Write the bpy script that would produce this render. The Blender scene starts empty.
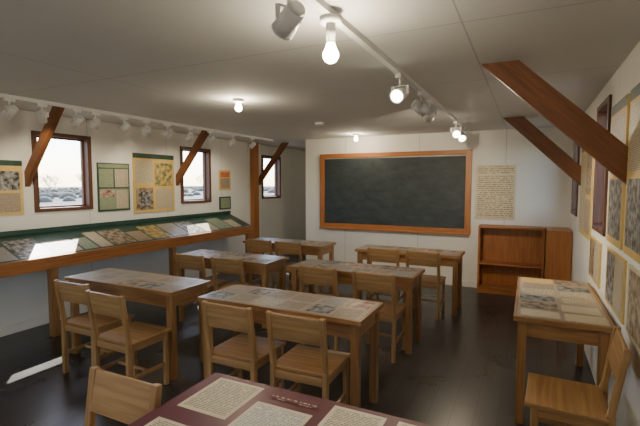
import bpy, math, random
from mathutils import Vector as V, Matrix

C = bpy.context.scene.collection
FL, CE = 0.0, 2.28
XL, XR, YB, YN, YF = -4.70, 0.50, 6.56, -1.5, 9.6

# ------------------------------------------------------------------ materials
def newmat(name):
    m = bpy.data.materials.new(name); m.use_nodes = True
    nt = m.node_tree; b = nt.nodes['Principled BSDF']
    return m, nt, b
def N(nt, t, **kw):
    n = nt.nodes.new(t)
    for k, v in kw.items(): setattr(n, k, v)
    return n
def ramp(nt, stops):
    r = N(nt, 'ShaderNodeValToRGB')
    e = r.color_ramp.elements
    while len(e) < len(stops): e.new(0.5)
    for i, (p, c) in enumerate(stops):
        e[i].position = p; e[i].color = (*c, 1)
    return r
def plain(name, col, rough=0.6, metal=0.0, var=0.08, scale=8, bump=0.0):
    m, nt, b = newmat(name)
    tc = N(nt, 'ShaderNodeTexCoord'); no = N(nt, 'ShaderNodeTexNoise')
    no.inputs['Scale'].default_value = scale; no.inputs['Detail'].default_value = 4
    nt.links.new(tc.outputs['Object'], no.inputs['Vector'])
    lo = tuple(c*(1-var) for c in col); hi = tuple(min(1, c*(1+var)) for c in col)
    r = ramp(nt, [(0.3, lo), (0.7, hi)])
    nt.links.new(no.outputs['Fac'], r.inputs['Fac'])
    nt.links.new(r.outputs['Color'], b.inputs['Base Color'])
    b.inputs['Roughness'].default_value = rough; b.inputs['Metallic'].default_value = metal
    if bump:
        bp = N(nt, 'ShaderNodeBump'); bp.inputs['Strength'].default_value = bump; bp.inputs['Distance'].default_value = 0.01
        nt.links.new(no.outputs['Fac'], bp.inputs['Height']); nt.links.new(bp.outputs['Normal'], b.inputs['Normal'])
    return m
def wood(name, dark, light, rough=0.4):
    m, nt, b = newmat(name)
    uv = N(nt, 'ShaderNodeUVMap'); mp = N(nt, 'ShaderNodeMapping')
    mp.inputs['Scale'].default_value = (1.6, 26, 1)
    nt.links.new(uv.outputs['UV'], mp.inputs['Vector'])
    no = N(nt, 'ShaderNodeTexNoise'); no.inputs['Scale'].default_value = 1.6; no.inputs['Detail'].default_value = 6
    no.inputs['Distortion'].default_value = 0.6
    nt.links.new(mp.outputs['Vector'], no.inputs['Vector'])
    r = ramp(nt, [(0.3, dark), (0.7, light)])
    nt.links.new(no.outputs['Fac'], r.inputs['Fac']); nt.links.new(r.outputs['Color'], b.inputs['Base Color'])
    b.inputs['Roughness'].default_value = rough
    return m
def emis(name, col, s):
    m, nt, b = newmat(name)
    b.inputs['Base Color'].default_value = (*col, 1)
    b.inputs['Emission Color'].default_value = (*col, 1); b.inputs['Emission Strength'].default_value = s
    return m
def printed(name, paper, ink, lines=70, dens=0.42, rough=0.45):
    """paper with rows of printed words, UV in metres"""
    m, nt, b = newmat(name)
    uv = N(nt, 'ShaderNodeUVMap'); sp = N(nt, 'ShaderNodeSeparateXYZ'); nt.links.new(uv.outputs['UV'], sp.inputs[0])
    mu = N(nt, 'ShaderNodeMath', operation='MULTIPLY'); mu.inputs[1].default_value = lines
    nt.links.new(sp.outputs['Y'], mu.inputs[0])
    fr = N(nt, 'ShaderNodeMath', operation='FRACT'); nt.links.new(mu.outputs[0], fr.inputs[0])
    fl = N(nt, 'ShaderNodeMath', operation='FLOOR'); nt.links.new(mu.outputs[0], fl.inputs[0])
    lt = N(nt, 'ShaderNodeMath', operation='LESS_THAN'); lt.inputs[1].default_value = 0.42
    nt.links.new(fr.outputs[0], lt.inputs[0])
    mx = N(nt, 'ShaderNodeMath', operation='MULTIPLY'); mx.inputs[1].default_value = lines*1.3
    nt.links.new(sp.outputs['X'], mx.inputs[0])
    f7 = N(nt, 'ShaderNodeMath', operation='MULTIPLY'); f7.inputs[1].default_value = 7.3
    nt.links.new(fl.outputs[0], f7.inputs[0])
    cb = N(nt, 'ShaderNodeCombineXYZ'); nt.links.new(mx.outputs[0], cb.inputs[0]); nt.links.new(f7.outputs[0], cb.inputs[1])
    no = N(nt, 'ShaderNodeTexNoise'); no.inputs['Scale'].default_value = 1.0; nt.links.new(cb.outputs[0], no.inputs['Vector'])
    gt = N(nt, 'ShaderNodeMath', operation='GREATER_THAN'); gt.inputs[1].default_value = dens
    nt.links.new(no.outputs['Fac'], gt.inputs[0])
    an = N(nt, 'ShaderNodeMath', operation='MULTIPLY'); nt.links.new(lt.outputs[0], an.inputs[0]); nt.links.new(gt.outputs[0], an.inputs[1])
    r = ramp(nt, [(0, paper), (1, ink)]); nt.links.new(an.outputs[0], r.inputs['Fac'])
    nt.links.new(r.outputs['Color'], b.inputs['Base Color']); b.inputs['Roughness'].default_value = rough
    return m
def photo(name, dark, light, scale=14):
    m, nt, b = newmat(name)
    uv = N(nt, 'ShaderNodeUVMap'); no = N(nt, 'ShaderNodeTexNoise')
    no.inputs['Scale'].default_value = scale; no.inputs['Detail'].default_value = 5
    nt.links.new(uv.outputs['UV'], no.inputs['Vector'])
    r = ramp(nt, [(0.38, dark), (0.62, light)]); nt.links.new(no.outputs['Fac'], r.inputs['Fac'])
    nt.links.new(r.outputs['Color'], b.inputs['Base Color']); b.inputs['Roughness'].default_value = 0.4
    return m
def panelled(name, col, seam, rough, axes, sx, sy, bumpn=0.05, blotch=0.06):
    """painted sheet goods with fine seams; axes picks object coords used"""
    m, nt, b = newmat(name)
    tc = N(nt, 'ShaderNodeTexCoord'); sp = N(nt, 'ShaderNodeSeparateXYZ'); nt.links.new(tc.outputs['Object'], sp.inputs[0])
    masks = []
    for ax, s, w in ((axes[0], sx, 0.004), (axes[1], sy, 0.004)):
        if not s: continue
        ad = N(nt, 'ShaderNodeMath', operation='ADD'); ad.inputs[1].default_value = 100.35
        nt.links.new(sp.outputs[ax], ad.inputs[0])
        dv = N(nt, 'ShaderNodeMath', operation='DIVIDE'); dv.inputs[1].default_value = s; nt.links.new(ad.outputs[0], dv.inputs[0])
        fr = N(nt, 'ShaderNodeMath', operation='FRACT'); nt.links.new(dv.outputs[0], fr.inputs[0])
        lt = N(nt, 'ShaderNodeMath', operation='LESS_THAN'); lt.inputs[1].default_value = w/s*2; nt.links.new(fr.outputs[0], lt.inputs[0])
        masks.append(lt)
    if len(masks) == 2:
        mm = N(nt, 'ShaderNodeMath', operation='MAXIMUM'); nt.links.new(masks[0].outputs[0], mm.inputs[0]); nt.links.new(masks[1].outputs[0], mm.inputs[1])
    else: mm = masks[0]
    no = N(nt, 'ShaderNodeTexNoise'); no.inputs['Scale'].default_value = 1.3; no.inputs['Detail'].default_value = 5
    nt.links.new(tc.outputs['Object'], no.inputs['Vector'])
    r = ramp(nt, [(0.3, tuple(c*(1-blotch) for c in col)), (0.7, col)]); nt.links.new(no.outputs['Fac'], r.inputs['Fac'])
    mix = N(nt, 'ShaderNodeMix', data_type='RGBA'); nt.links.new(mm.outputs[0], mix.inputs['Factor'])
    nt.links.new(r.outputs['Color'], mix.inputs['A']); mix.inputs['B'].default_value = (*seam, 1)
    nt.links.new(mix.outputs['Result'], b.inputs['Base Color']); b.inputs['Roughness'].default_value = rough
    return m

M = {}
M['ceil'] = panelled('ceiling_paint', (0.66, 0.665, 0.645), (0.44, 0.44, 0.43), 0.9, ('X', 'Y'), 2.44, 1.22)
M['wallx'] = panelled('wall_board_side', (0.82, 0.80, 0.74), (0.52, 0.51, 0.46), 0.85, ('Y', 'Z'), 1.22, 0)
M['wally'] = panelled('wall_board_back', (0.82, 0.80, 0.73), (0.50, 0.49, 0.44), 0.85, ('X', 'Z'), 1.22, 0)
M['wood'] = wood('oak_furniture', (0.25, 0.115, 0.037), (0.42, 0.22, 0.083), 0.33)
M['woodl'] = wood('birch_chair_wood', (0.32, 0.165, 0.058), (0.50, 0.29, 0.12), 0.33)
M['trim'] = wood('fir_trim', (0.31, 0.105, 0.024), (0.46, 0.18, 0.048), 0.4)
M['brace'] = wood('stained_brace', (0.15, 0.056, 0.021), (0.25, 0.098, 0.038), 0.45)
M['frame'] = wood('window_frame_wood', (0.08, 0.032, 0.018), (0.14, 0.058, 0.030), 0.5)
M['white'] = plain('white_enamel', (0.8, 0.8, 0.78), 0.35, var=0.02)
M['metal'] = plain('grey_metal', (0.4, 0.4, 0.4), 0.35, 0.8, var=0.04)
M['bulb'] = emis('bulb_glow', (1.0, 0.84, 0.55), 45)
M['lens'] = emis('spot_lens_glow', (1.0, 0.90, 0.70), 30)
M['lensoff'] = plain('dark_lens', (0.05, 0.05, 0.05), 0.2)
M['maroon'] = plain('maroon_panel', (0.11, 0.020, 0.030), 0.35, var=0.05)
M['green'] = plain('dark_green_panel', (0.025, 0.065, 0.048), 0.4, var=0.1)
M['tan'] = plain('tan_paper', (0.40, 0.32, 0.24), 0.34, var=0.15, scale=12)
M['cream'] = plain('cream_paper', (0.66, 0.57, 0.40), 0.5, var=0.06, scale=10)
M['yellow'] = plain('ochre_paper', (0.68, 0.47, 0.16), 0.5, var=0.08)
M['orange'] = plain('rust_paper', (0.55, 0.15, 0.05), 0.5, var=0.1)
M['t_cream'] = printed('cream_text', (0.66, 0.57, 0.40), (0.16, 0.13, 0.09), 110)
M['t_tan'] = printed('tan_text', (0.46, 0.37, 0.27), (0.14, 0.10, 0.07), 120)
M['t_grey'] = printed('grey_text', (0.44, 0.41, 0.36), (0.14, 0.13, 0.11), 100)
M['t_white'] = printed('white_text', (0.72, 0.68, 0.58), (0.16, 0.15, 0.13), 130)
M['t_green'] = printed('green_text', (0.34, 0.38, 0.25), (0.08, 0.13, 0.07), 100, 0.45)
M['t_big'] = printed('large_text', (0.64, 0.53, 0.34), (0.22, 0.17, 0.10), 34, 0.46)
M['t_maroon'] = printed('title_text', (0.11, 0.020, 0.030), (0.5, 0.38, 0.25), 60, 0.5)
M['ph_g'] = photo('grey_photograph', (0.02, 0.02, 0.02), (0.38, 0.37, 0.35), 22)
M['ph_s'] = photo('sepia_photograph', (0.10, 0.065, 0.04), (0.46, 0.36, 0.25), 18)
M['ph_c'] = photo('painted_picture', (0.06, 0.15, 0.08), (0.68, 0.42, 0.13), 16)
M['ph_r'] = photo('red_tinted_picture', (0.26, 0.05, 0.03), (0.58, 0.50, 0.38), 16)

# floor
m, nt, b = newmat('dark_floor'); M['floor'] = m
tc = N(nt, 'ShaderNodeTexCoord'); no = N(nt, 'ShaderNodeTexNoise'); no.inputs['Scale'].default_value = 2.2; no.inputs['Detail'].default_value = 7
nt.links.new(tc.outputs['Object'], no.inputs['Vector'])
br = N(nt, 'ShaderNodeTexBrick'); br.inputs['Scale'].default_value = 1.0
br.inputs['Brick Width'].default_value = 3.0; br.inputs['Row Height'].default_value = 0.14; br.inputs['Mortar Size'].default_value = 0.003
br.inputs['Color1'].default_value = (0.028, 0.026, 0.023, 1); br.inputs['Color2'].default_value = (0.045, 0.041, 0.036, 1); br.inputs['Mortar'].default_value = (0.010, 0.009, 0.008, 1)
mpf = N(nt, 'ShaderNodeMapping'); mpf.inputs['Rotation'].default_value = (0, 0, math.pi/2)
nt.links.new(tc.outputs['Object'], mpf.inputs['Vector']); nt.links.new(mpf.outputs['Vector'], br.inputs['Vector'])
nt.links.new(br.outputs['Color'], b.inputs['Base Color'])
rr = N(nt, 'ShaderNodeMapRange'); rr.inputs['To Min'].default_value = 0.20; rr.inputs['To Max'].default_value = 0.40
nt.links.new(no.outputs['Fac'], rr.inputs['Value']); nt.links.new(rr.outputs['Result'], b.inputs['Roughness'])

# chalkboard slate with eraser haze
m, nt, b = newmat('slate_chalkboard'); M['slate'] = m
tc = N(nt, 'ShaderNodeTexCoord'); mp = N(nt, 'ShaderNodeMapping'); mp.inputs['Scale'].default_value = (2, 1, 5); mp.inputs['Rotation'].default_value = (0, 0.4, 0)
nt.links.new(tc.outputs['Object'], mp.inputs['Vector'])
no = N(nt, 'ShaderNodeTexNoise'); no.inputs['Scale'].default_value = 2.0; no.inputs['Detail'].default_value = 8; no.inputs['Roughness'].default_value = 0.65
nt.links.new(mp.outputs['Vector'], no.inputs['Vector'])
r = ramp(nt, [(0.35, (0.018, 0.026, 0.028)), (0.75, (0.048, 0.062, 0.066))]); nt.links.new(no.outputs['Fac'], r.inputs['Fac'])
nt.links.new(r.outputs['Color'], b.inputs['Base Color']); b.inputs['Roughness'].default_value = 0.55

# window glass
m = bpy.data.materials.new('window_glass'); m.use_nodes = True; nt = m.node_tree; M['glass'] = m
for n in list(nt.nodes): nt.nodes.remove(n)
o = N(nt, 'ShaderNodeOutputMaterial'); t = N(nt, 'ShaderNodeBsdfTransparent'); g = N(nt, 'ShaderNodeBsdfGlossy'); mx = N(nt, 'ShaderNodeMixShader')
g.inputs['Roughness'].default_value = 0.05; mx.inputs[0].default_value = 0.04
nt.links.new(t.outputs[0], mx.inputs[1]); nt.links.new(g.outputs[0], mx.inputs[2]); nt.links.new(mx.outputs[0], o.inputs[0])
M['sand'] = plain('desert_ground', (0.12, 0.108, 0.09), 0.95, var=0.12, scale=0.3)
M['bark'] = plain('bare_branches', (0.17, 0.155, 0.14), 0.9, var=0.2)
M['brush'] = plain('sagebrush', (0.10, 0.092, 0.075), 0.95, var=0.2, scale=3)

# ------------------------------------------------------------------ builder
class B:
    def __init__(s): s.v = []; s.f = []; s.m = []; s.uv = []; s.mats = []; s.sm = []
    def mi(s, k):
        if k not in s.mats: s.mats.append(k)
        return s.mats.index(k)
    def face(s, pts, k, uvs, smooth=False):
        i = len(s.v); s.v += [V(p) for p in pts]; s.f.append(list(range(i, i+len(pts)))); s.m.append(s.mi(k)); s.uv.append(uvs); s.sm.append(smooth)
    def obox(s, c, ax, ay, az, k):
        c = V(c); ax, ay, az = V(ax), V(ay), V(az)
        i = len(s.v); r = random.random()*5
        for sx in (-1, 1):
            for sy in (-1, 1):
                for sz in (-1, 1): s.v.append(c+ax*sx+ay*sy+az*sz)
        for q in ((0, 1, 3, 2), (4, 6, 7, 5), (0, 4, 5, 1), (2, 3, 7, 6), (0, 2, 6, 4), (1, 5, 7, 3)):
            p = [s.v[i+j] for j in q]; a = (p[1]-p[0]).length; d = (p[2]-p[1]).length
            if a >= d: uv = [(r, r), (r+a, r), (r+a, r+d), (r, r+d)]
            else: uv = [(r, r), (r, r+a), (r+d, r+a), (r+d, r)]
            s.f.append([i+j for j in q]); s.m.append(s.mi(k)); s.uv.append(uv); s.sm.append(False)
    def box(s, x0, x1, y0, y1, z0, z1, k):
        s.obox(((x0+x1)/2, (y0+y1)/2, (z0+z1)/2), ((x1-x0)/2, 0, 0), (0, (y1-y0)/2, 0), (0, 0, (z1-z0)/2), k)
    def beam(s, p0, p1, w, h, k, up=(0, 0, 1)):
        p0, p1 = V(p0), V(p1); d = p1-p0; u = V(up)
        sd = d.cross(u).normalized(); uu = sd.cross(d).normalized()
        s.obox((p0+p1)/2, d/2, sd*w/2, uu*h/2, k)
    def cyl(s, p0, p1, r0, r1, k, n=16, caps=True, smooth=True):
        p0, p1 = V(p0), V(p1); d = (p1-p0).normalized()
        a = d.orthogonal().normalized(); bb = d.cross(a); i = len(s.v)
        for p, r in ((p0, r0), (p1, r1)):
            for j in range(n):
                t = 2*math.pi*j/n; s.v.append(p+(a*math.cos(t)+bb*math.sin(t))*r)
        for j in range(n):
            q = [i+j, i+(j+1) % n, i+n+(j+1) % n, i+n+j]
            s.f.append(q); s.m.append(s.mi(k)); s.uv.append([(0, 0), (.1, 0), (.1, 1), (0, 1)]); s.sm.append(smooth)
        if caps:
            s.f.append([i+j for j in reversed(range(n))]); s.m.append(s.mi(k)); s.uv.append([(0, 0)]*n); s.sm.append(False)
            s.f.append([i+n+j for j in range(n)]); s.m.append(s.mi(k)); s.uv.append([(0, 0)]*n); s.sm.append(False)
    def sphere(s, c, r, k, n=16, sz=1.0):
        c = V(c); m_ = n//2; i = len(s.v)
        for a in range(m_+1):
            ph = math.pi*a/m_
            for j in range(n):
                t = 2*math.pi*j/n
                s.v.append(c+V((math.sin(ph)*math.cos(t)*r, math.sin(ph)*math.sin(t)*r, math.cos(ph)*r*sz)))
        for a in range(m_):
            for j in range(n):
                s.f.append([i+a*n+j, i+(a+1)*n+j, i+(a+1)*n+(j+1) % n, i+a*n+(j+1) % n]); s.m.append(s.mi(k)); s.uv.append([(0, 0)]*4); s.sm.append(True)
    def quad(s, o, u, v, k):
        o, u, v = V(o), V(u), V(v); a, d = u.length, v.length; r = random.random()*9
        s.face([o, o+u, o+u+v, o+v], k, [(r, r), (r+a, r), (r+a, r+d), (r, r+d)])
    def mesh(s, name, loc=(0, 0, 0)):
        loc = V(loc); me = bpy.data.meshes.new(name)
        me.from_pydata([tuple(p-loc) for p in s.v], [], s.f)
        for k in s.mats: me.materials.append(M[k])
        ul = me.uv_layers.new(name='UVMap')
        for p, mi, uv, sm in zip(me.polygons, s.m, s.uv, s.sm):
            p.material_index = mi; p.use_smooth = sm
            for li, c in zip(p.loop_indices, uv): ul.data[li].uv = c
        me.update(); return me
    def obj(s, name, loc=(0, 0, 0), bevel=0, me=None):
        me = me or s.mesh(name, loc); return place(me, name, loc, 0, bevel)
def place(me, name, loc, rot=0, bevel=0):
    o = bpy.data.objects.new(name, me); o.location = loc; o.rotation_euler = (0, 0, rot); C.objects.link(o)
    if bevel:
        md = o.modifiers.new('bevel', 'BEVEL'); md.width = bevel; md.segments = 2; md.limit_method = 'ANGLE'; md.angle_limit = math.radians(50)
    return o
random.seed(7)

# ------------------------------------------------------------------ room shell
b = B(); b.box(XL-.12, XR+.12, YN-.12, YF+.12, -0.1, 0, 'floor'); b.obj('floor')
b = B(); b.box(XL-.12, XR+.12, YN-.12, YF+.12, CE, CE+.1, 'ceil'); b.obj('ceiling')
def side_wall(name, x0, x1, wins, k):
    b = B(); y = YN-.12
    for (a, c, z0, z1) in wins:
        b.box(x0, x1, y, a, 0, CE, k); b.box(x0, x1, a, c, 0, z0, k); b.box(x0, x1, a, c, z1, CE, k); y = c
    b.box(x0, x1, y, YF+.12, 0, CE, k); b.obj(name)
WL = [(-1.30, -.63, 1.22, 2.08), (0.60, 1.27, 1.22, 2.08), (2.72, 3.39, 1.22, 2.08), (4.84, 5.51, 1.22, 2.08), (7.00, 7.70, 1.22, 2.08)]
WR = [(-.9, -.25, 1.15, 2.15), (1.1, 1.75, 1.15, 2.15), (3.62, 4.22, 1.15, 2.15), (5.65, 6.25, 1.15, 2.15)]
side_wall('wall_left', XL-.12, XL, WL, 'wallx')
side_wall('wall_right', XR, XR+.12, WR, 'wallx')
b = B(); b.box(-3.49, XR, YB, YB+.1, 0, CE, 'wally'); b.box(XL, XL+.06, YB, YB+.1, 0, CE, 'wally'); b.obj('wall_back')
b = B(); b.box(XL, XR, YF, YF+.1, 0, CE, 'wally'); b.obj('wall_far')
b = B(); b.box(XL, -2.6, YN-.1, YN, 0, CE, 'wally'); b.box(-2.6, -1.6, YN-.1, YN, 2.08, CE, 'wally'); b.box(-1.6, XR, YN-.1, YN, 0, CE, 'wally'); b.obj('wall_near')
b = B(); b.box(-2.6, -2.54, YN-.12, YN+.02, 0, 2.08, 'trim'); b.box(-1.66, -1.6, YN-.12, YN+.02, 0, 2.08, 'trim'); b.box(-2.54, -1.66, YN-.12, YN+.02, 2.02, 2.08, 'trim'); b.obj('added_doorway_1')  # frame of an unseen doorway, added to let in more daylight
b = B(); b.box(XL+.06, XL+.15, YB-.03, YB+.13, 0, CE, 'trim'); b.obj('trim_1', bevel=.004)
def window(name, x_in, sgn, w):
    y0, y1, z0, z1 = w; b = B(); t = .05
    xo = x_in-sgn*.12; xi = x_in+sgn*.018
    lo, hi = min(xo, xi), max(xo, xi)
    b.box(lo, hi, y0, y0+t, z0, z1, 'frame'); b.box(lo, hi, y1-t, y1, z0, z1, 'frame')
    b.box(lo, hi, y0+t, y1-t, z0, z0+t*.8, 'frame'); b.box(lo, hi, y0+t, y1-t, z1-t*.8, z1, 'frame')
    xs = x_in-sgn*.07
    for (a, c) in ((y0+t, y0+t+.02), (y1-t-.02, y1-t)): b.box(xs-.015, xs+.015, a, c, z0+.04, z1-.04, 'frame')
    for (a, c) in ((z0+.04, z0+.06), (z1-.06, z1-.04)): b.box(xs-.015, xs+.015, y0+t+.02, y1-t-.02, a, c, 'frame')
    b.quad((xs, y0+t+.015, z0+.055), (0, y1-y0-2*t-.03, 0), (0, 0, z1-z0-.11), 'glass')
    b.obj(name, bevel=.003)
for i, w in enumerate(WL): window('window_%d' % (i+1), XL, 1, w)
for i, w in enumerate(WR): window('window_%d' % (i+6), XR, -1, w)

# knee braces (in planes across the room)
def brace(xw, zw, xc, y, wd, th, nm='diagonal_brace'):
    b = B(); p0 = V((xw, y, zw)); p1 = V((xc, y, CE)); d = (p1-p0).normalized(); nrm = V((-d.z, 0, d.x))
    def hit_wall(off): 
        q = p0+nrm*off; t = (xw-q.x)/d.x; return q+d*t
    def hit_ceil(off):
        q = p0+nrm*off; t = (CE-q.z)/d.z; return q+d*t
    a, c, e, f = hit_wall(-wd/2), hit_wall(wd/2), hit_ceil(wd/2), hit_ceil(-wd/2)
    P = [a, c, e, f]
    F = [p+V((0, -th/2, 0)) for p in P]; K = [p+V((0, th/2, 0)) for p in P]
    L = (e-c).length
    uvq = [(0, 0), (0, wd), (L, wd), (L, 0)]
    b.face(F, 'brace', uvq); b.face(K[::-1], 'brace', uvq[::-1])
    for i in range(4):
        j = (i+1) % 4; l = (P[j]-P[i]).length
        b.face([F[j], F[i], K[i], K[j]], 'brace', [(l, 0), (0, 0), (0, th), (l, th)])
    b.obj(nm, tuple((p0+p1)/2))
for y in (2.66, 4.77, 6.93): brace(XL, 1.57, -4.12, y, .10, .05, 'wooden_knee_brace')
brace(XR, 1.62, -.19, 2.95, .15, .05); brace(XR, 1.60, -.19, 5.4, .15, .05)

b = B(); b.box(-3.49, XR-.02, YB-.015, YB, 0, .09, 'wally'); b.obj('baseboard_back')
b = B(); b.box(XL, XL+.015, YN, YB, 0, .09, 'wallx'); b.obj('baseboard_left')

# ------------------------------------------------------------------ chalkboard
b = B(); x0, x1, z0, z1 = -3.20, -.755, .775, 2.015; f = .085; yw = YB
b.box(x0+f, x1-f, yw-.02, yw, z0+f, z1-f, 'slate')
b.box(x0, x0+f, yw-.04, yw, z0, z1, 'trim'); b.box(x1-f, x1, yw-.04, yw, z0, z1, 'trim')
b.box(x0+f, x1-f, yw-.04, yw, z1-f*.8, z1, 'trim'); b.box(x0+f, x1-f, yw-.04, yw, z0, z0+f, 'trim')
b.box(x0+.02, x1-.02, yw-.10, yw-.04, z0-.005, z0+.02, 'trim')
b.obj('chalkboard', (-2, YB, 1.4), bevel=.004)

# ------------------------------------------------------------------ posters
def poster(name, o, u, v, nrm, base, items, th=.012):
    o, u, v, nrm = V(o), V(u), V(v), V(nrm).normalized(); b = B()
    b.obox(o+u/2+v/2+nrm*th/2, u/2, v/2, nrm*th/2, base)
    for i, (a, c, d, e, k) in enumerate(items):
        b.quad(o+u*a+v*c+nrm*(th+.0012+.0002*i), u*(d-a), v*(e-c), k)
    return b.obj(name, tuple(o+u/2+v/2))
def lw(name, y0, y1, z0, z1, base, items):
    return poster(name, (XL, y0, z0), (0, y1-y0, 0), (0, 0, z1-z0), (1, 0, 0), base, items)
lw('exhibit_poster', 2.02, 2.61, 1.21, 1.76, 'yellow', [(.0, .9, 1, 1, 'green'), (.5, .45, .95, .8, 'ph_g'), (.05, .1, .45, .8, 't_cream'), (.5, .05, .95, .4, 't_tan')])
lw('exhibit_poster', 3.46, 3.92, 1.18, 1.78, 'green', [(.03, .9, .97, .98, 't_green'), (.04, .5, .48, .88, 't_green'), (.52, .5, .96, .88, 't_cream'), (.04, .04, .96, .47, 't_green'), (.55, .06, .92, .44, 't_cream'), (.06, .3, .5, .44, 'ph_r')])
lw('exhibit_poster', 3.98, 4.70, 1.13, 1.93, 'yellow', [(0, .92, 1, 1, 'green'), (.05, .5, .45, .88, 't_cream'), (.5, .45, .95, .85, 'ph_c'), (.05, .05, .45, .42, 'ph_s'), (.15, .12, .4, .35, 'ph_g'), (.52, .05, .94, .4, 't_cream')])
lw('exhibit_poster', 5.72, 6.02, 1.41, 1.75, 'yellow', [(.1, .1, .9, .6, 't_tan'), (.1, .65, .9, .9, 'orange')])
lw('exhibit_poster', 5.72, 6.02, 1.08, 1.30, 'green', [(.1, .1, .9, .9, 't_green')])
poster('quotation_poster', (-.70, YB, 1.01), (.53, 0, 0), (0, 0, .78), (0, -1, 0), 'cream', [(.05, .84, .95, .97, 't_big'), (.05, .04, .95, .80, 't_big')])
def rw(name, y0, y1, z0, z1, base, items):
    return poster(name, (XR, y1, z0), (0, y0-y1, 0), (0, 0, z1-z0), (-1, 0, 0), base, items)
rw('history_poster', 4.40, 5.30, 1.02, 1.92, 'yellow', [(0, .92, 1, 1, 'green'), (.05, .05, .5, .88, 't_cream'), (.55, .45, .95, .88, 'ph_s'), (.55, .05, .95, .4, 't_tan')])
rw('history_poster', 2.99, 3.50, 1.14, 2.04, 'yellow', [(0, .93, 1, 1, 'green'), (.08, .5, .92, .9, 't_cream'), (.08, .05, .92, .46, 'ph_g')])
rw('history_poster', 1.95, 2.91, 1.14, 2.04, 'yellow', [(0, .93, 1, 1, 'green'), (.04, .5, .5, .9, 't_cream'), (.54, .45, .96, .9, 'ph_c'), (.04, .05, .5, .46, 'ph_g'), (.54, .05, .96, .4, 't_tan')])
rw('history_poster', 3.75, 4.35, .74, 1.08, 'yellow', [(.05, .05, .5, .95, 'ph_s'), (.52, .05, .96, .95, 't_cream')])
rw('history_poster', 2.85, 3.45, .74, 1.10, 'yellow', [(.05, .05, .5, .95, 'ph_g'), (.52, .05, .96, .95, 't_cream')])
rw('history_poster', 2.0, 2.75, .74, 1.10, 'cream', [(.05, .05, .5, .95, 'ph_s'), (.52, .05, .96, .95, 't_green')])

# ------------------------------------------------------------------ slanted display counter on left wall
b = B(); xf, xb, zf, zb = -4.20, XL+.016, .80, 1.00; ya, yb_ = -1.2, 5.98
sl = V((xb-xf, 0, zb-zf)); nrm = V((sl.z, 0, -sl.x)).normalized()
b.obox(V(((xf+xb)/2, (ya+yb_)/2, (zf+zb)/2))-nrm*.012, sl/2, (0, (yb_-ya)/2, 0), nrm*.012, 'wood')
b.box(xf-.01, xf+.02, ya, yb_, zf-.11, zf+.012, 'trim')
b.box(xb, xb+.02, ya, yb_, zb, zb+.05, 'green')
for y in (-.8, .9, 2.6, 4.2, 5.9):
    b.box(xf-.075, xf-.01, y-.035, y+.035, 0, zf-.04, 'wood')
    b.box(xb, xf-.06, y-.02, y+.02, zf-.14, zf-.06, 'wood')
y = ya+.05; k = 0
ks = ['t_green', 't_cream', 'ph_s', 't_tan', 'ph_c', 't_grey', 'ph_g', 't_cream']
o = V((xf, 0, zf))
b.quad(o+V((0, ya+.02, 0))+nrm*.001+sl*.86, (0, yb_-ya-.04, 0), sl*.13, 'green')
b.quad(o+V((0, ya+.02, 0))+nrm*.001+sl*.06, (0, yb_-ya-.04, 0), sl*.80, 'green')
while y < yb_-.3:
    w = random.choice((.16, .22, .3)); kk = ks[k % len(ks)]; k += 1
    b.quad(o+V((0, y, 0))+nrm*.003+sl*.10, (0, w, 0), sl*random.choice((.5, .70, .70)), kk); y += w+.025
b.obj('display_counter', (-4.4, 2.4, .8))

# ------------------------------------------------------------------ tables
def table_top_prints(b, x0, x1, y0, y1, z, seed, cell=.21, ks=None):
    rd = random.Random(seed)
    b.quad((x0, y0, z+.0006), (x1-x0, 0, 0), (0, y1-y0, 0), 'tan')
    nx = max(1, round((x1-x0)/cell)); ny = max(1, round((y1-y0)/cell)); dx = (x1-x0)/nx; dy = (y1-y0)/ny
    for i in range(nx):
        for j in range(ny):
            k = rd.choice(ks or ['t_tan', 't_grey', 'ph_s', 't_tan', 'tan', 'ph_s', 'ph_g', 't_grey', 'ph_r', 't_cream'])
            g1, g2, g3, g4 = [rd.uniform(.004, .03) for _ in range(4)]
            b.quad((x0+i*dx+g1, y0+j*dy+g2, z+.0016), (dx-g1-g3, 0, 0), (0, dy-g2-g4, 0), k)
def table(name, cx, cy, w, d, h, seed, rot=0, ks=None):
    b = B(); hw, hd = w/2, d/2; L = .052
    b.box(-hw, hw, -hd, hd, h-.03, h, 'wood')
    i = .025
    for sx in (-1, 1):
        for sy in (-1, 1):
            x = sx*(hw-i-L/2); y = sy*(hd-i-L/2); b.box(x-L/2, x+L/2, y-L/2, y+L/2, 0, h-.03, 'wood')
    a = i+.012
    for sy in (-1, 1):
        y = sy*(hd-a-.011); b.box(-hw+i+L, hw-i-L, y-.011, y+.011, h-.13, h-.03, 'wood')
    for sx in (-1, 1):
        x = sx*(hw-a-.011); b.box(x-.011, x+.011, -hd+i+L, hd-i-L, h-.13, h-.03, 'wood')
    table_top_prints(b, -hw+.02, hw-.02, -hd+.02, hd-.02, h, seed, ks=ks)
    me = b.mesh(name); return place(me, name, (cx, cy, 0), rot, .0)
H = .70
for i, (x, y) in enumerate([(-3.05, 2.59), (-1.52, 2.59), (-3.05, 3.90), (-1.52, 3.90), (-3.05, 5.22), (-1.32, 5.22)]):
    table('classroom_table', x, y, 1.27, .46, H, 40+i)
table('classroom_table', .205, 3.52, 1.26, .54, H, 33, math.pi/2, ['t_cream', 'ph_r', 'ph_g', 't_tan', 'cream', 'ph_s', 'yellow'])
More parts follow.
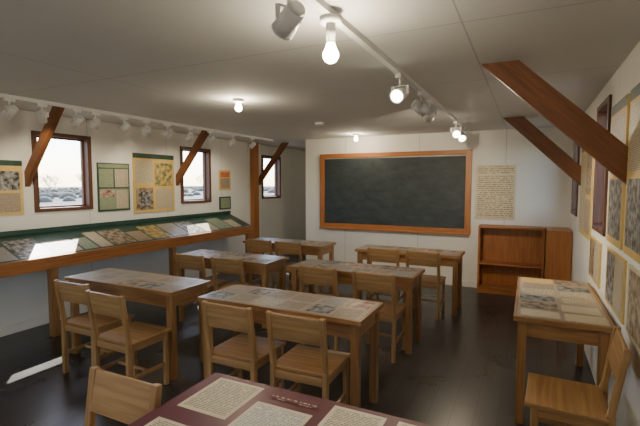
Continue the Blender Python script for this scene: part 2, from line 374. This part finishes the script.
# foreground exhibit table
b = B(); X0, X1, Y0, Y1, h = -1.14, .14, .62, 1.35, .75
b.box(X0, X1, Y0, Y1, h-.035, h, 'maroon')
for x in (X0+.04, X1-.1):
    for y in (Y0+.04, Y1-.1): b.box(x, x+.06, y, y+.06, 0, h-.035, 'wood')
b.box(X0+.1, X1-.1, Y1-.085, Y1-.06, h-.13, h-.035, 'wood'); b.box(X0+.1, X1-.1, Y0+.06, Y0+.085, h-.13, h-.035, 'wood')
b.box(X0+.06, X0+.085, Y0+.1, Y1-.1, h-.13, h-.035, 'wood'); b.box(X1-.085, X1-.06, Y0+.1, Y1-.1, h-.13, h-.035, 'wood')
for (a, c, d, e, k) in [(-1.09, 1.08, -.88, 1.32, 't_cream'), (-.85, 1.0, -.63, 1.23, 't_white'), (-.59, 1.08, -.40, 1.325, 't_cream'), (-.36, 1.08, -.16, 1.325, 't_cream'),
                        (-.84, 1.255, -.62, 1.315, 't_maroon'), (-1.09, .72, -.87, 1.0, 't_cream'), (-.1, .95, .1, 1.25, 'ph_s')]:
    if k != 't_maroon': b.quad((a, c, h+.001), (d-a, 0, 0), (0, e-c, 0), 'cream')
    b.quad((a+.015, c+.015, h+.002), (d-a-.03, 0, 0), (0, e-c-.03, 0), k)
b.obj('exhibit_table', (-.5, 1, 0))

# ------------------------------------------------------------------ chairs
b = B(); w = .19; t = .032; k = 'woodl'
for sx in (-1, 1):
    x = sx*(w-t/2)
    b.beam((x, -.17, 0), (x, -.165, .44), t, .04, k, (0, 1, 0)); b.beam((x, -.165, .43), (x, -.215, .77), t, .032, k, (0, 1, 0))
    b.box(x-t/2, x+t/2, .14, .172, 0, .40, k)
    b.box(x-.01, x+.01, -.15, .145, .355, .40, k); b.box(x-.009, x+.009, -.15, .145, .15, .18, k)
b.box(-w+t, w-t, .148, .166, .35, .40, k); b.box(-w+t, w-t, -.175, -.155, .35, .40, k)
b.box(-w+t, w-t, -.01, .01, .155, .175, k)
b.box(-w-.005, w+.005, -.16, .20, .40, .424, k)
b.beam((0, -.183, .60), (0, -.216, .765), 2*w-2*t+.01, .018, k, (0, 1, 0))
chair_me = b.mesh('wooden_school_chair')
def chair(x, y, rot=0, me=chair_me): return place(me, 'wooden_school_chair', (x, y, 0), rot, .005)
for (x, y, r) in [(-3.15, 2.28, .02), (-2.62, 2.17, -.02), (-1.69, 2.32, .0), (-1.20, 2.32, .03),
                  (-3.25, 3.66, 0), (-2.76, 3.66, .03), (-1.70, 3.64, -.03), (-1.17, 3.63, 0),
                  (-3.25, 4.98, 0), (-2.80, 4.97, 0), (-1.52, 4.98, .02), (-1.05, 4.96, 0)]:
    chair(x, y, r)
chair(-1.42, .92, math.pi)
chair(.22, 2.52, math.pi/2-.05)

# ------------------------------------------------------------------ bookcase
b = B(); x0, x1, y0, y1, h = -.62, .20, 6.27, 6.54, .94
b.box(x0, x0+.025, y0, y1, 0, h-.025, 'trim'); b.box(x1-.025, x1, y0, y1, 0, h-.025, 'trim')
b.box(x0, x1, y0-.005, y1, h-.025, h, 'trim'); b.box(x0+.025, x1-.025, y1-.012, y1, .0, h-.025, 'trim')
for z in (.07, .40): b.box(x0+.025, x1-.025, y0+.01, y1-.012, z, z+.022, 'trim')
b.box(x0+.025, x1-.025, y0+.015, y0+.03, 0, .07, 'trim')
b.obj('bookcase', (-.2, 6.4, 0))
b = B(); x0, x1, y0, y1 = .212, .49, 6.02, 6.54
b.box(x0, x1, y0, y0+.02, 0, h-.025, 'trim'); b.box(x0, x1, y1-.02, y1, 0, h-.025, 'trim'); b.box(x0, x1, y0-.005, y1, h-.025, h, 'trim')
b.box(x0, x0+.02, y0+.02, y1-.02, 0, h-.025, 'trim'); b.box(x0+.02, x1, y0+.02, y1-.02, .06, .08, 'trim'); b.box(x0+.02, x1, y0+.02, y1-.02, .42, .44, 'trim')
b.obj('side_cabinet', (.35, 6.3, 0))

# ------------------------------------------------------------------ lights
def add_light(kind, name, loc, energy, col, parent, **kw):
    d = bpy.data.lights.new(name, kind); d.energy = energy; d.color = col
    for a, c in kw.items():
        if a != 'aim': setattr(d, a, c)
    o = bpy.data.objects.new(name, d); C.objects.link(o); o.location = loc
    if 'aim' in kw: o.rotation_euler = V(kw['aim']).to_track_quat('-Z', 'Y').to_euler()
    if parent:
        o.parent = parent; o.matrix_parent_inverse = Matrix.Translation(parent.location).inverted()
    return o
WARM = (1.0, .84, .60)
def spot_head(x, y, lit, aim, energy=25, scale=1.0, zt=CE-.03, drop=.075):
    aim = V(aim).normalized(); b = B(); s = scale
    b.box(x-.018*s, x+.018*s, y-.05*s, y+.05*s, zt-.025, zt, 'white')
    b.cyl((x, y, zt-.02), (x, y, zt-drop), .008, .008, 'white', 8)
    c = V((x, y, zt-drop-.05*s)); sd = aim.cross(V((0, 0, 1)));
    sd = V((1, 0, 0)) if sd.length < .1 else sd.normalized()
    for q in (-1, 1): b.beam(c+sd*q*.052*s, c+sd*q*.052*s+V((0, 0, .055*s)), .02*s, .005, 'white', aim)
    b.beam(c-sd*.053*s+V((0, 0, .053*s)), c+sd*.053*s+V((0, 0, .053*s)), .02*s, .005, 'white')
    b.cyl(c-aim*.065*s, c+aim*.05*s, .040*s, .048*s, 'white', 20); b.cyl(c-aim*.08*s, c-aim*.065*s, .030*s, .040*s, 'white', 20)
    b.cyl(c+aim*.05*s, c+aim*.056*s, .048*s, .050*s, 'white', 20)
    b.cyl(c+aim*.0565*s, c+aim*.0575*s, .040*s, .040*s, 'lens' if lit else 'lensoff', 20)
    o = b.obj('track_spotlight', (x, y, zt))
    if energy: add_light('SPOT', 'spot_beam', tuple(c+aim*.07*s), energy, WARM, o, spot_size=math.radians(85), spot_blend=.9, shadow_soft_size=.03, aim=aim)
    return o
b = B(); b.box(-.818, -.782, -1.0, 5.95, CE-.03, CE, 'white'); b.obj('light_track', (-.8, 3, CE))
b = B(); b.box(-4.018, -3.982, 1.0, 6.3, CE-.03, CE, 'white'); b.obj('light_track', (-4.0, 3, CE))
def bulb(x, y, zt, drop, e, r=.032):
    b = B(); b.cyl((x, y, zt-.025), (x, y, zt), .045, .05, 'white', 20)
    b.cyl((x, y, zt-drop+.05), (x, y, zt-.02), .02, .022, 'white', 14)
    b.cyl((x, y, zt-drop+.015), (x, y, zt-drop+.055), r*.85, .016, 'bulb', 14, caps=False); b.sphere((x, y, zt-drop), r, 'bulb', 16)
    o = b.obj('ceiling_bulb', (x, y, zt)); add_light('POINT', 'bulb_light', (x, y, zt-drop-.0), e, WARM, o, shadow_soft_size=r+.012)
bulb(-.8, 1.74, CE-.03, .16, 34, .036)
bulb(-2.36, 3.16, CE, .08, 28); bulb(-2.40, 6.15, CE, .08, 27)
bulb(-2.4, .2, CE, .08, 11); bulb(-.8, -.6, CE-.03, .14, 13)  # unseen bulbs, added to light the ceiling more evenly
bulb(-2.6, 8.2, CE, .08, 14)  # hidden bulb added to brighten the alcove beyond the back wall
spot_head(-.82, 1.41, False, (-.6, .3, -.35), 0, .92)
spot_head(-.80, 2.85, True, (-.1, -.85, -.35), 26)
spot_head(-.80, 3.47, False, (.6, .4, -.5), 80); spot_head(-.80, 3.80, False, (-.3, .9, -.35), 125)
spot_head(-.80, 5.27, True, (.3, -.8, -.45), 24); spot_head(-.80, 5.75, True, (.25, -.8, -.5), 24)
for i, y in enumerate((1.6, 2.15, 2.42, 2.75, 2.95, 3.3, 3.6, 3.92, 4.3, 4.7, 5.2, 5.7)):
    spot_head(-4.0, y, False, (-.65, .35*(-1)**i, -.65), 20 if i % 2 == 0 else 0, .85)
b = B(); b.cyl((-2.36, 4.8, CE-.035), (-2.36, 4.8, CE), .055, .06, 'white', 24); b.obj('smoke_detector', (-2.36, 4.8, CE))
b = B(); b.box(-1.07, -1.0, YB-.006, YB, .38, .49, 'white'); b.box(-1.045, -1.025, YB-.009, YB-.006, .40, .43, 'metal'); b.box(-1.045, -1.025, YB-.009, YB-.006, .445, .475, 'metal'); b.obj('electrical_outlet', (-1.03, YB, .43))

# ------------------------------------------------------------------ exterior
b = B(); b.quad((-220, -150, -.45), (440, 0, 0), (0, 400, 0), 'sand'); b.obj('desert_ground')
b = B()
def tree(x, y, h, seed, lv=5):
    rd = random.Random(seed)
    def grow(p, d, l, r, n):
        q = p+d*l; b.cyl(p, q, r, r*.7, 'bark', 5, caps=False)
        if n == 0: return
        for _ in range(3 if n > 1 else 2):
            e = (d+V((rd.uniform(-.8, .8), rd.uniform(-.8, .8), rd.uniform(-.1, .5)))).normalized(); grow(q, e, l*rd.uniform(.6, .85), r*.65, n-1)
    grow(V((x, y, -.45)), V((0, 0, 1)), h*.28, h*.014, lv)
for i, (x, y, h) in enumerate([(-50, 31, 3.6), (-52, 37, 4), (-56, 34, 3.5), (-60, 42, 4), (-58, 66, 4.5), (-54, 80, 5), (-60, 70, 5), (-70, 38, 4.5), (-66, 47, 4.5)]): tree(x, y, h, i)
rd = random.Random(3)
for i in range(650):
    x = rd.uniform(-130, -45); y = rd.uniform(10, 150); r = rd.uniform(.5, 1.1); b.sphere((x, y, -.42), r, 'brush', 8, .8)
b.obj('desert_scrub')

s = add_light('SUN', 'sun', (0, 0, 20), 24.0, (1, .95, .87), None, angle=.009, aim=(.66, -.57, -1.05))
w = bpy.data.worlds.new('sky'); bpy.context.scene.world = w; w.use_nodes = True; nt = w.node_tree; bg = nt.nodes['Background']
sk = N(nt, 'ShaderNodeTexSky'); sk.sky_type = 'NISHITA'; sk.sun_disc = False; sk.sun_elevation = math.radians(50); sk.sun_rotation = math.radians(-50); sk.dust_density = .8
nt.links.new(sk.outputs[0], bg.inputs['Color']); bg.inputs['Strength'].default_value = 1.25

cam = bpy.data.cameras.new('camera'); cam.lens = 24; cam.sensor_width = 36; cam.clip_start = .02; cam.clip_end = 1000
co = bpy.data.objects.new('camera', cam); C.objects.link(co); co.location = (0, 0, 1.53)
co.rotation_euler = (math.radians(86), 0, math.radians(26.1)); bpy.context.scene.camera = co
